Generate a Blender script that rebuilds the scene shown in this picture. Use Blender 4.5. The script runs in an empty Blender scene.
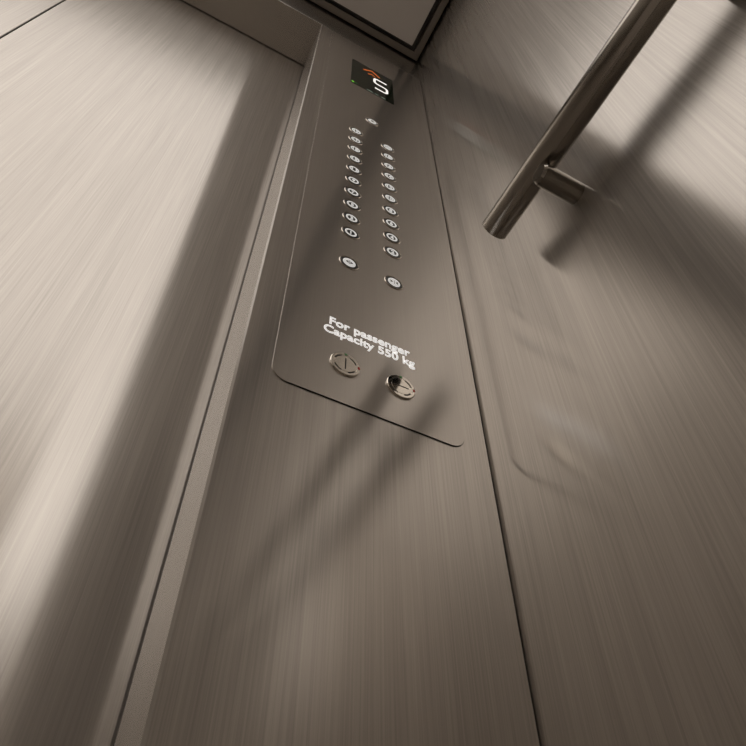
import bpy, bmesh, math
from mathutils import Vector, Matrix
C = bpy.context.scene.collection
R = math.radians
# ---------------------------------------------------------------- dimensions (metres)
XJ, XW = -0.1297, 0.1306          # jamb edge and right wall (inner face)
XM = -0.5634                      # middle of the doorway
XJ2, XL = 2*XM - XJ, 2*XM - XW    # the other jamb, left wall
YB, YD = -1.70, 0.1027            # rear wall, door face
ZH, ZC = 1.996, 2.22              # header edge, ceiling
PT = 0.0                          # plane of the operating panel's face
YC = 0.0013                       # column face behind it

# ---------------------------------------------------------------- helpers
def tag(o, label=None, cat=None, group=None, kind=None):
    if label: o['label'] = label
    if cat: o['category'] = cat
    if group: o['group'] = group
    if kind: o['kind'] = kind
    return o
def link(name, bm, mat, parent=None, smooth=False):
    bmesh.ops.recalc_face_normals(bm, faces=bm.faces)
    me = bpy.data.meshes.new(name); bm.to_mesh(me); bm.free()
    if smooth:
        for p in me.polygons: p.use_smooth = True
    for m in (mat if isinstance(mat, (list, tuple)) else [mat]): me.materials.append(m)
    o = bpy.data.objects.new(name, me); C.objects.link(o)
    if parent: o.parent = parent
    return o
def empty(name, loc, label, cat, group=None):
    o = bpy.data.objects.new(name, None); C.objects.link(o); o.location = loc
    o.empty_display_size = .05
    return tag(o, label, cat, group)
def sm(o, ang=40):
    for p in o.data.polygons: p.use_smooth = True
    o.data.set_sharp_from_angle(angle=R(ang)); return o
CAMX, CAMY, CAMZ = -.19333821, -.37056069, .31083761
def proud(x, z, h):
    """where a mark measured on the face plane sits when its top stands h in front of it"""
    k = 1-h/abs(CAMY); return CAMX+(x-CAMX)*k, CAMZ+(z-CAMZ)*k
def box(bm, x0, x1, y0, y1, z0, z1, bev=0, seg=2):
    t = bmesh.new()
    bmesh.ops.create_cube(t, size=1)
    for v in t.verts:
        v.co = Vector((x0+(v.co.x+.5)*(x1-x0), y0+(v.co.y+.5)*(y1-y0), z0+(v.co.z+.5)*(z1-z0)))
    if bev: bmesh.ops.bevel(t, geom=list(t.edges), offset=bev, segments=seg, affect='EDGES', profile=.5)
    merge(bm, t)
def merge(bm, t, mi=0):
    vm = {v: bm.verts.new(v.co) for v in t.verts}
    for f in t.faces:
        g = bm.faces.new([vm[v] for v in f.verts]); g.smooth = f.smooth; g.material_index = f.material_index or mi
    t.free()
def prism(bm, pts, y0, y1, mi=0):
    """polygon in the x-z plane, extruded from y0 (front, towards cab) to y1"""
    a = [bm.verts.new((x, y0, z)) for x, z in pts]; b = [bm.verts.new((x, y1, z)) for x, z in pts]
    fs = [bm.faces.new(a), bm.faces.new(b[::-1])]
    n = len(pts)
    for i in range(n): fs.append(bm.faces.new((a[i], a[(i+1) % n], b[(i+1) % n], b[i])))
    for f in fs: f.material_index = mi
def rounded(x0, x1, z0, z1, r, n=10):
    out = []
    for cx, cz, a0 in ((x1-r, z1-r, 0), (x0+r, z1-r, 90), (x0+r, z0+r, 180), (x1-r, z0+r, 270)):
        for i in range(n+1):
            a = R(a0+90*i/n); out.append((cx+r*math.cos(a), cz+r*math.sin(a)))
    return out
def lathe(bm, prof, n=40, mi=0, smooth=True):
    """prof: list of (radius, height towards the cab); axis is -y, origin on the plate"""
    rings = []
    for r, h in prof:
        if r < 1e-6: rings.append([bm.verts.new((0, -h, 0))])
        else: rings.append([bm.verts.new((r*math.cos(2*math.pi*i/n), -h, r*math.sin(2*math.pi*i/n))) for i in range(n)])
    for A, B in zip(rings, rings[1:]):
        for i in range(n):
            j = (i+1) % n
            if len(A) == 1: f = bm.faces.new((A[0], B[i], B[j]))
            elif len(B) == 1: f = bm.faces.new((A[i], B[0], A[j]))
            else: f = bm.faces.new((A[i], B[i], B[j], A[j]))
            f.smooth = smooth; f.material_index = mi
def text_mesh(name, s, mat, x, z, y, h, width=None, bold=0.0, depth=.0001, parent=None, align='LEFT'):
    cu = bpy.data.curves.new(name, 'FONT'); cu.body = s; cu.size = 1; cu.offset = bold; cu.extrude = 0
    cu.resolution_u = 4
    t = bpy.data.objects.new(name+'_source', cu); C.objects.link(t)
    bpy.context.view_layer.update()
    me = bpy.data.meshes.new_from_object(t.evaluated_get(bpy.context.evaluated_depsgraph_get()))
    bpy.data.objects.remove(t); bpy.data.curves.remove(cu)
    me.name = name
    caps = .73
    xs = [v.co.x for v in me.vertices]; ys = [v.co.y for v in me.vertices]
    k = h/caps
    kx = k if width is None else width/(max(xs)-min(xs))
    ox = min(xs) if align == 'LEFT' else (min(xs)+max(xs))/2
    oy = 0 if align == 'LEFT' else (min(ys)+max(ys))/2
    bm = bmesh.new(); bm.from_mesh(me); bpy.data.meshes.remove(me)
    for v in bm.verts: v.co = Vector((x+(v.co.x-ox)*kx, y, z+(v.co.y-oy)*k))
    ex = bmesh.ops.extrude_face_region(bm, geom=list(bm.faces))
    for v in [g for g in ex['geom'] if isinstance(g, bmesh.types.BMVert)]: v.co.y -= depth
    return link(name, bm, mat, parent)

# ---------------------------------------------------------------- materials
def mat(name):
    m = bpy.data.materials.new(name); m.use_nodes = True
    nt = m.node_tree; return m, nt, nt.nodes['Principled BSDF']
def simple(name, col, rough=.5, metal=0., emit=None, estr=0., spec=.5):
    m, nt, b = mat(name)
    b.inputs['Base Color'].default_value = (*col, 1); b.inputs['Roughness'].default_value = rough
    b.inputs['Metallic'].default_value = metal; b.inputs['Specular IOR Level'].default_value = spec
    if emit: b.inputs['Emission Color'].default_value = (*emit, 1); b.inputs['Emission Strength'].default_value = estr
    n = nt.nodes.new('ShaderNodeTexNoise'); n.inputs['Scale'].default_value = 300
    mr = nt.nodes.new('ShaderNodeMapRange'); mr.inputs[3].default_value = max(rough-.04, 0); mr.inputs[4].default_value = rough+.04
    nt.links.new(n.outputs['Fac'], mr.inputs[0]); nt.links.new(mr.outputs[0], b.inputs['Roughness'])
    return m
def brushed(name, col, rough=.25, aniso=.8, axis='Z', streak=.17, bump=.02, var=.05, fine=700., haze=.30, detail=3):
    """vertical (or along-x) brushed steel in world coordinates"""
    m, nt, b = mat(name); N = nt.nodes; L = nt.links
    g = N.new('ShaderNodeNewGeometry')
    cr = N.new('ShaderNodeVectorMath'); cr.operation = 'CROSS_PRODUCT'
    ax = {'Z': (0, 0, 1), 'X': (1, 0, 0), 'Y': (0, 1, 0)}[axis]
    L.new(g.outputs['True Normal'], cr.inputs[0]); cr.inputs[1].default_value = ax
    nm = N.new('ShaderNodeVectorMath'); nm.operation = 'NORMALIZE'; L.new(cr.outputs[0], nm.inputs[0])
    sc = N.new('ShaderNodeVectorMath'); sc.operation = 'CROSS_PRODUCT'; L.new(nm.outputs[0], sc.inputs[0]); L.new(g.outputs['True Normal'], sc.inputs[1])
    L.new(sc.outputs[0], b.inputs['Tangent'])
    def streaks(across, along):
        mp = N.new('ShaderNodeMapping')
        mp.inputs['Scale'].default_value = [along if a else across for a in ax]
        L.new(g.outputs['Position'], mp.inputs[0])
        n = N.new('ShaderNodeTexNoise'); n.inputs['Scale'].default_value = 1; n.inputs['Detail'].default_value = detail
        n.inputs['Roughness'].default_value = .65
        L.new(mp.outputs[0], n.inputs['Vector']); return n.outputs['Fac']
    s1 = streaks(fine, 5); s2 = streaks(60, 1.2)
    mix = N.new('ShaderNodeMix'); mix.data_type = 'FLOAT'; mix.inputs[0].default_value = .3
    L.new(s1, mix.inputs[2]); L.new(s2, mix.inputs[3])
    mr = N.new('ShaderNodeMapRange'); mr.inputs[1].default_value = .3; mr.inputs[2].default_value = .7
    mr.inputs[3].default_value = 1-streak; mr.inputs[4].default_value = 1+streak
    L.new(mix.outputs[0], mr.inputs[0])
    vm = N.new('ShaderNodeVectorMath'); vm.operation = 'SCALE'; vm.inputs[0].default_value = col
    L.new(mr.outputs[0], vm.inputs['Scale']); L.new(vm.outputs[0], b.inputs['Base Color'])
    rr = N.new('ShaderNodeMapRange'); rr.inputs[1].default_value = .3; rr.inputs[2].default_value = .7
    rr.inputs[3].default_value = rough*(1-var*2); rr.inputs[4].default_value = rough*(1+var*2)
    L.new(mix.outputs[0], rr.inputs[0]); L.new(rr.outputs[0], b.inputs['Roughness'])
    b.inputs['Metallic'].default_value = 1; b.inputs['Anisotropic'].default_value = aniso
    b2 = N.new('ShaderNodeBsdfPrincipled'); b2.inputs['Metallic'].default_value = 1; b2.inputs['Roughness'].default_value = .6
    L.new(vm.outputs[0], b2.inputs['Base Color'])
    ms = N.new('ShaderNodeMixShader'); ms.inputs[0].default_value = haze
    L.new(b.outputs[0], ms.inputs[1]); L.new(b2.outputs[0], ms.inputs[2]); L.new(ms.outputs[0], N['Material Output'].inputs['Surface'])
    if bump:
        bp = N.new('ShaderNodeBump'); bp.inputs['Strength'].default_value = bump; bp.inputs['Distance'].default_value = .0006
        L.new(mix.outputs[0], bp.inputs['Height']); L.new(bp.outputs[0], b.inputs['Normal'])
    return m
STEEL = (.60, .562, .522)
M_wall = brushed('brushed_steel', STEEL, .175, .85, bump=.010)
M_plate = brushed('brushed_steel_plate', STEEL, .175, .85, streak=.06)
M_door = brushed('brushed_steel_door', STEEL, .165, .95, bump=.012)
M_jamb = brushed('satin_steel_jamb', (.55, .515, .478), .20, .85, streak=.03, bump=0, fine=45., var=0, detail=0)
M_soffit = brushed('satin_steel_soffit', STEEL, .24, .3, axis='X', streak=.04, haze=.2)
M_rail = brushed('polished_steel_rail', (.44, .41, .37), .14, .6, axis='Y', streak=.02, bump=0, haze=.06, fine=120., var=.02)
M_post = simple('steel_bracket', (.34, .315, .28), .16, 1.)
M_chrome = simple('polished_steel', (.66, .61, .55), .12, 1.)
M_key = simple('key_switch_steel', (.74, .69, .62), .06, 1.)
M_ring = simple('black_button_ring', (.012, .012, .011), .3)
M_lens = simple('lit_white_lens', (.8, .8, .78), .4, 0, (1, .98, .95), .42)
M_sym = simple('grey_symbol', (.22, .22, .21), .5)
M_inkw = simple('lit_white_numeral', (.8, .8, .78), .4, 0, (1, .98, .95), .42)
M_strip = simple('added_strip_glow', (.8, .8, .78), .5, 0, (1, .94, .88), 1.4)  # glow of the strip added on the unseen rear wall
M_white = simple('emissive_white_lettering', (.86, .85, .83), .5, 0, (1, .98, .96), .62)  # emission brings the lettering up to white
M_glass = simple('display_glass', (.010, .018, .011), .12, 0, None, 0, .2)
M_seg = simple('lit_white_segment', (.8, .8, .78), .5, 0, (1, .97, .92), .9)
M_orange = simple('lit_orange_arrow', (.5, .15, .03), .5, 0, (1, .20, .03), .42)
M_green = simple('lit_green_dot', (.1, .4, .05), .5, 0, (.22, .75, .05), .6)
M_dgreen = simple('dim_green_dot', (.04, .12, .04), .5, 0, (.06, .2, .05), .2)
M_dim = simple('dim_lit_print', (.10, .13, .10), .5, 0, (.8, 1, .8), .16)
M_blue = simple('dim_blue_print', (.03, .05, .12), .5)
M_red = simple('red_mark', (.55, .04, .03), .4)
M_dark = simple('dark_recess', (.01, .009, .008), .7)
M_slot = simple('black_slot', (.015, .013, .012), .6)
M_rear = simple('beige_rear_laminate', (.80, .765, .72), .5)
M_floor = simple('brown_floor', (.62, .57, .52), .5)
M_panel = simple('ceiling_panel_paint', (.85, .81, .77), .5, .0)
M_frame = simple('ceiling_frame_metal', (.34, .31, .28), .35, 1.)
M_ceil = simple('ceiling_dark', (.12, .11, .10), .6)
M_lamp = simple('ceiling_lamp_diffuser', (.8, .8, .78), .5, 0, (1, .94, .88), 1.22)

# ---------------------------------------------------------------- the cab
def struct(name, bm, m): return tag(link(name, bm, m), kind='structure')
GAP = .0009
bm = bmesh.new(); box(bm, XW, XW+.03, YB-.03, .22, -.03, ZC+.06); struct('wall_right', bm, M_wall)
bm = bmesh.new(); box(bm, XL-.03, XL, YB-.03, .22, -.03, ZC+.06); struct('wall_left', bm, M_rear)
bm = bmesh.new(); box(bm, XL, XW, YB-.03, YB, -.03, ZC+.06); struct('wall_rear', bm, M_wall)
bm = bmesh.new(); box(bm, XL, XW, YB, .22, -.03, 0); struct('floor', bm, M_floor)
bm = bmesh.new(); box(bm, XL, XW, YB, .22, ZC, ZC+.04); struct('ceiling', bm, M_ceil)
# the two return columns beside the doorway, with a soft folded edge at the jamb
JB = YD - .0092
bm = bmesh.new()
for a, b in ((XJ, XW-GAP), (XL+GAP, XJ2)):
    t = bmesh.new(); box(t, a, b, YC, JB, 0, ZH-.0006)
    e = [e for e in t.edges if abs(e.verts[0].co.x-e.verts[1].co.x) < 1e-5 and abs(e.verts[0].co.y-e.verts[1].co.y) < 1e-5 and e.verts[0].co.y < .01]
    bmesh.ops.bevel(t, geom=e, offset=.0020, segments=1, affect='EDGES')
    e = [e for e in t.edges if abs(e.verts[0].co.z-e.verts[1].co.z) < 1e-5 and e.verts[0].co.z > 1.9 and e.verts[0].co.y < .002 and e.verts[1].co.y < .002]
    bmesh.ops.bevel(t, geom=e, offset=.0005, segments=1, affect='EDGES')
    merge(bm, t)
bm.normal_update()
for f in bm.faces:
    if abs(f.normal.x) > .6: f.material_index = 1
struct('wall_front', bm, [M_wall, M_jamb])
bm = bmesh.new(); box(bm, XL+GAP, XW-GAP, YC, YD-.0015, ZH, ZC-.002, .0006, 1); struct('trim_1', bm, M_soffit)
DG = .0012
bm = bmesh.new(); box(bm, XJ+.0010, XJ+.012, JB+.0002, YD-.0002, 0, ZH-.001); struct('trim_3', bm, M_slot)   # black strips added in both door gaps, standing for their shade
bm = bmesh.new(); box(bm, XJ2-.012, XJ2-.0010, JB+.0002, YD-.0002, 0, ZH-.001); struct('trim_4', bm, M_slot)
bm = bmesh.new(); box(bm, XM+DG, XJ+.05, YD, YD+.035, 0, ZH+.04, .0008, 1); struct('door_1', bm, M_door)
bm = bmesh.new(); box(bm, XJ2-.05, XM-DG, YD, YD+.035, 0, ZH+.04, .0008, 1); struct('door_2', bm, M_door)
bm = bmesh.new(); box(bm, XL, XW, YD+.04, YD+.05, 0, ZC); struct('trim_2', bm, M_dark)      # dark shaft side behind the leaves

# ---------------------------------------------------------------- suspended ceiling panel with its lamp
cp = empty('ceiling_panel', (XM, -.85, 2.105), 'suspended grey ceiling panel with stepped dark rim and long lamp', 'ceiling panel')
def local(o, root):        # geometry above is written in world coordinates
    for v in o.data.vertices: v.co -= root.location
    return o
IX, IY, IZ = .0920, -.0341, 2.105
OX, OY, OZ = .1253, -.0027, 2.135
LX0, LX1, LY0, LY1 = -1.17, -.245, -1.67, -.075
bm = bmesh.new(); RW = .0165
box(bm, 2*XM-OX, OX, OY-RW, OY, OZ, OZ+.02, .0006, 1); box(bm, 2*XM-OX, OX, YB+.01, YB+.01+RW, OZ, OZ+.02, .0006, 1)
box(bm, OX-RW, OX, YB+.01+RW, OY-RW, OZ, OZ+.02, .0006, 1); box(bm, 2*XM-OX, 2*XM-OX+RW, YB+.01+RW, OY-RW, OZ, OZ+.02, .0006, 1)
local(link('rim', bm, M_frame, cp), cp)
bm = bmesh.new(); box(bm, 2*XM-OX+.001, OX-.001, YB+.011, OY-.001, OZ+.0202, OZ+.03); local(link('backing', bm, M_ceil, cp), cp)
bm = bmesh.new()
box(bm, 2*XM-IX, LX0, YB+.04, IY, IZ, OZ-.001, .0008, 1); box(bm, LX1, IX, YB+.04, IY, IZ, OZ-.001, .0008, 1)
box(bm, LX0, LX1, LY1, IY, IZ, OZ-.001); box(bm, LX0, LX1, YB+.04, LY0, IZ, OZ-.001)
local(link('panel', bm, M_panel, cp), cp)
bm = bmesh.new(); box(bm, LX0+.001, LX1-.001, LY0+.001, LY1-.001, IZ+.003, IZ+.02); local(link('lamp_diffuser', bm, M_lamp, cp), cp)

# unseen glowing strip added on the rear wall to brighten the reflections
for x0, x1, lab in ((-.43, -.245, 'tall glowing strip added on the rear wall for the reflections'),):
    vl = empty('added_light_strip', ((x0+x1)/2, YB, 1.42), lab, 'added light')
    bm = bmesh.new(); box(bm, x0-.006, x1+.006, YB, YB+.010, 1.414, 2.096, .001, 1); local(link('housing', bm, M_frame, vl), vl)
    bm = bmesh.new(); box(bm, x0, x1, YB+.010, YB+.014, 1.42, 2.09, .001, 1); local(link('strip_glow', bm, M_strip, vl), vl)

# ---------------------------------------------------------------- operating panel
PX0, PX1, PZ0, PZ1 = -.0992, .1012, .7612, 1.935
op = empty('operating_panel', (.001, 0, PZ0), 'tall brushed steel lift operating panel with round corners, numbered buttons and display', 'control panel')
bm = bmesh.new()
prism(bm, rounded(PX0, PX1, PZ0, PZ1, .0165), 0, YC+.0003)
e = [e for e in bm.edges if all(abs(v.co.y) < 1e-6 for v in e.verts)]
bmesh.ops.bevel(bm, geom=e, offset=.0004, segments=2, affect='EDGES', profile=.5)
local(link('face_plate', bm, M_plate, op), op)
bm = bmesh.new(); prism(bm, rounded(PX0+.0004, PX1+.0006, PZ0-.0003, PZ1+.0003, .0168), .0008, YC+.0004)  # black outline standing for the shadow gap along the plate's right and bottom
local(link('shadow_gap_outline', bm, M_slot, op), op)
# display
dx0, dx1, dz0, dz1 = -.0485, .0485, 1.692, 1.854
bm = bmesh.new(); prism(bm, rounded(dx0, dx1, dz0, dz1, .003, 4), -.0006, 0)
disp = local(link('display_screen', bm, M_glass, op), op)
YS = -.0006
def stroke(bm, pts, w, y0=YS-.0004, y1=YS):
    P = [Vector(p) for p in pts]; n = len(P); Lf, Rt = [], []
    for i in range(n):
        if i == 0: d = (P[1]-P[0]).normalized(); k = 1
        elif i == n-1: d = (P[-1]-P[-2]).normalized(); k = 1
        else:
            a = (P[i]-P[i-1]).normalized(); b = (P[i+1]-P[i]).normalized(); d = (a+b).normalized(); k = 1/max(.3, d.dot(a))
        nn = Vector((-d.y, d.x))*w/2*k; Lf.append(P[i]+nn); Rt.append(P[i]-nn)
    for i in range(n-1):
        prism(bm, [tuple(Lf[i]), tuple(Lf[i+1]), tuple(Rt[i+1]), tuple(Rt[i])], y0, y1)
def arc(cx, cz, rx, rz, a0, a1, n=8):
    return [(cx+rx*math.cos(R(a0+(a1-a0)*i/n)), cz+rz*math.sin(R(a0+(a1-a0)*i/n))) for i in range(n+1)]
bm = bmesh.new()
sx0, sx1, sz0, sz1 = .0045, .0335, 1.7345, 1.797; zm = (sz0+sz1)/2; r = .0085
pts = [(sx1, sz1)] + arc(sx0+r, sz1-r, r, r, 90, 180) + arc(sx0+r, zm+r, r, r, 180, 270) + arc(sx1-r, zm-r, r, r, 90, 0) + arc(sx1-r, sz0+r, r, r, 0, -90) + [(sx0+.001, sz0)]
stroke(bm, pts, .0052); local(link('floor_digit', bm, M_seg, disp), op)
bm = bmesh.new()
stroke(bm, [(-.0215, 1.8175), (-.002, 1.8375), (.0170, 1.8180)], .0040)
stroke(bm, [(-.0105, 1.8045), (-.002, 1.8135), (.0065, 1.8045)], .0026)
local(link('up_arrow', bm, M_orange, disp), op)
def disc(name, x, z, r, m, par, y=YS, h=.0003, n=20):
    t = bmesh.new(); prism(t, [(x+r*math.cos(2*math.pi*i/n), z+r*math.sin(2*math.pi*i/n)) for i in range(n)], y-h, y)
    return local(link(name, t, m, par), op)
disc('indicator_light', -.0438, 1.6985, .0033, M_green, disp)
disc('indicator_light', -.0360, 1.6985, .0026, M_dgreen, disp)
bm = bmesh.new()
for a, b in ((-.012, .001), (.0055, .0130), (.0190, .0290)): stroke(bm, [(a, 1.6965), (b, 1.6965)], .0040, YS-.0002)
local(link('printed_mark', bm, M_dim, disp), op)
bm = bmesh.new(); stroke(bm, [(.026, 1.843), (.034, 1.843)], .004, YS-.0002); local(link('printed_mark', bm, M_blue, disp), op)

# ---- buttons: chamfered steel bezel > black ring, white lens, numeral
def make_button():
    bm = bmesh.new()
    lathe(bm, [(.0133, -.0002), (.0132, .0006), (.0124, .0012), (.0117, .0012), (.0113, .0004), (.0112, .0001)])
    bz = link('button', bm, M_chrome); sm(bz, 20)
    bm = bmesh.new(); lathe(bm, [(.0112, .0001), (.0111, .0007), (.0105, .0011), (.0086, .0011), (.0083, .0008), (0, .0008)])
    rg = link('ring', bm, M_ring, bz); sm(rg, 20)
    return bz
def lens_mesh(solid):
    bm = bmesh.new()
    if solid: lathe(bm, [(.0083, .0008), (.0083, .0013), (.0079, .0015), (0, .0015)])
    else: lathe(bm, [(.0083, .0008), (.0083, .0013), (.0079, .0015), (.0060, .0015), (.0058, .0009)])
    return bm
proto = make_button(); proto_used = False
lens_o = link('lens', lens_mesh(False), M_lens); lens_s = link('lens', lens_mesh(True), M_lens)
lens_used = {0: False, 1: False}
def place_button(x, z, label, text=None, symbol=None):
    global proto_used
    x, z = proud(x, z, .0014)
    ring0 = [c for c in proto.children if c.name.startswith('ring')][0] if not proto_used else RING
    if not proto_used: b = proto; proto_used = True; globals()['RING'] = ring0
    else:
        b = proto.copy(); C.objects.link(b); rr = RING.copy(); C.objects.link(rr); rr.parent = b
    b.parent = op; b.location = (x-op.location.x, -PT, z-op.location.z); b['label'] = label
    key = 0 if text else 1
    src = (lens_o, lens_s)[key]
    if lens_used[key]: l = src.copy(); C.objects.link(l)
    else: l = src; lens_used[key] = True
    l.parent = b
    if text:
        text_mesh('numeral', text, M_inkw, 0, 0, -.0008, .0076, bold=.02, depth=.0006, parent=b, align='C',
                  width=None if len(text) == 1 else .0088)
    elif symbol:
        bm = bmesh.new(); symbol(bm); link('symbol', bm, M_sym, b)
def sym_open(bm):
    for s in (-1, 1):
        prism(bm, [(s*.0012, .0030), (s*.0012, -.0030), (s*.0052, 0)], -.0017, -.0015)
    prism(bm, [(-.0004, -.0042), (.0004, -.0042), (.0004, .0042), (-.0004, .0042)], -.0017, -.0015)
def sym_close(bm):
    for s in (-1, 1):
        prism(bm, [(s*.0052, .0030), (s*.0052, -.0030), (s*.0014, 0)], -.0017, -.0015)
    prism(bm, [(-.0004, -.0042), (.0004, -.0042), (.0004, .0042), (-.0004, .0042)], -.0017, -.0015)
def sym_bell(bm):
    pts = [(-.0042, -.0022), (-.0030, -.0010), (-.0026, .0018), (-.0012, .0034), (.0012, .0034), (.0026, .0018), (.0030, -.0010), (.0042, -.0022)]
    prism(bm, pts[::-1], -.0017, -.0015)
    prism(bm, [(-.0010, -.0038), (.0010, -.0038), (.0010, -.0028), (-.0010, -.0028)], -.0017, -.0015)
BX, BZ, BP = .0302, 1.383-.299, .0400
for k in range(10):
    place_button(-BX, BZ+BP*k, 'round button in the left column, numbered %d' % (2*k+1), str(2*k+1))
    place_button(BX, BZ+BP*k, 'round button in the right column, numbered %d' % (2*k+2), str(2*k+2))
place_button(0, 1.383+.1482, 'round button alone at the top under the display', symbol=sym_bell)
place_button(-BX, 1.383-.374, 'round white button below the left column', symbol=sym_open)
place_button(BX, 1.383-.3729, 'round white button below the right column', symbol=sym_close)

# ---- lettering
l1 = text_mesh('lettering', 'For passenger', M_white, *proud(-.0497, .8692, -.002), -PT, .0126, .0945, .026, .0003, op)
l2 = text_mesh('lettering', 'Capacity 550 kg', M_white, *proud(-.0553, .8540, -.002), -PT, .0124, .1052, .026, .0003, op)
for l in (l1, l2): local(l, op)
# ---- key switches
def key_switch(x, z, ang, label):
    bm = bmesh.new()
    lathe(bm, [(.0160, -.0002), (.0160, .0014), (.0152, .0020), (.0128, .0020), (.0126, .0017), (.0108, .0017), (.0106, .0020), (0, .0020)], 48)
    k = link('key_switch', bm, M_key, op); sm(k, 20); k.location = Vector((x, -PT, z))-op.location; k['label'] = label
    bm = bmesh.new()
    d = Vector((math.cos(R(ang)), math.sin(R(ang)))); n = Vector((-d.y, d.x))
    q = [d*.0082+n*.0007, -d*.0082+n*.0007, -d*.0082-n*.0007, d*.0082-n*.0007]
    prism(bm, [tuple(p) for p in q], -.0021, -.0019); link('key_slot', bm, M_slot, k)
    for a0, a1 in ((20, 68), (112, 160), (200, 250), (285, 330)):
        bm = bmesh.new()
        a = arc(0, 0, .0124, .0124, a0, a1, 8); b = arc(0, 0, .0110, .0110, a1, a0, 8)
        prism(bm, a+b, -.0018, -.0016); link('groove', bm, M_slot, k)
    bm = bmesh.new(); prism(bm, [(.0142+.0014*math.cos(R(t)), .0005+.0022*math.sin(R(t))) for t in range(0, 360, 30)], -.0022, -.0019); link('red_mark', bm, M_red, k)
    bm = bmesh.new(); prism(bm, [(.0016*math.cos(R(t)), .0142+.0014*math.sin(R(t))) for t in range(0, 360, 30)], -.0022, -.0019); link('green_mark', bm, M_dgreen, k)
key_switch(-.0295, .8153, 90, 'left steel key switch with upright slot')
key_switch(.0317, .8153, 0, 'right steel key switch with level slot')

# ---------------------------------------------------------------- handrail
RX, RZ, RR, RY = .0897, .990, .0155, -.1200
PZ, PR = .9625, .0117
hr = empty('handrail', (RX, -.42, RZ), 'round polished steel handrail on two stub brackets on the right wall', 'handrail')
def tube(bm, prof, n, M):
    """prof: (pos along +x of local, radius); M maps local to world"""
    t = bmesh.new(); rings = []
    for p, r in prof:
        if r < 1e-6: rings.append([t.verts.new(M @ Vector((p, 0, 0)))])
        else: rings.append([t.verts.new(M @ Vector((p, r*math.cos(2*math.pi*i/n), r*math.sin(2*math.pi*i/n)))) for i in range(n)])
    for A, B in zip(rings, rings[1:]):
        for i in range(n):
            j = (i+1) % n
            if len(A) == 1: t.faces.new((A[0], B[i], B[j]))
            elif len(B) == 1: t.faces.new((A[i], B[0], A[j]))
            else: t.faces.new((A[i], B[i], B[j], A[j]))
    merge(bm, t)
bm = bmesh.new()
tube(bm, [(0, 0), (0, RR-.0012), (.0004, RR-.0004), (.0012, RR), (1.1588, RR), (1.1596, RR-.0004), (1.16, RR-.0012), (1.16, 0)], 64,
     Matrix.Translation((RX, RY, RZ)) @ Matrix.Rotation(R(-90), 4, 'Z'))
sm(local(link('rail', bm, M_rail, hr), hr))
for y in (-.205, -.418, -1.08):
    bm = bmesh.new()
    x0 = .0815
    tube(bm, [(0, 0), (0, PR-.0022), (.0028, PR), (XW-x0-.0002, PR), (XW-x0-.0002, 0)], 48, Matrix.Translation((x0, y, PZ)))
    b = sm(local(link('bracket', bm, M_post, hr), hr), 30)
    bm = bmesh.new()          # small saddle welded between stub and rail
    box(bm, RX-.006, RX+.006, y-.007, y+.007, PZ+.006, RZ-.010, .001)
    local(link('saddle', bm, M_post, b), hr)

# ---------------------------------------------------------------- camera
cd = bpy.data.cameras.new('camera'); cam = bpy.data.objects.new('camera', cd); C.objects.link(cam)
cd.sensor_width = 36; cd.lens = 36*673.75/746; cd.clip_start = .01
right = Vector((8.85487494e-01, -4.64663185e-01, -1.47056520e-04)); down = Vector((3.59066572e-01, 6.84457637e-01, -6.34498968e-01)); fwd = Vector((2.94928966e-01, 5.61788098e-01, 7.72923695e-01))
m = Matrix((right, -down, -fwd)).transposed().to_4x4(); m.translation = Vector((-.19333821, -.37056069, .31083761))
cam.matrix_world = m
S = bpy.context.scene; S.camera = cam
w = bpy.data.worlds.new('world'); S.world = w; w.use_nodes = True
w.node_tree.nodes['Background'].inputs[0].default_value = (.02, .018, .016, 1)
S.view_settings.view_transform = 'Standard'; S.view_settings.look = 'None'; S.view_settings.gamma = 1
S.view_settings.exposure = 0.0
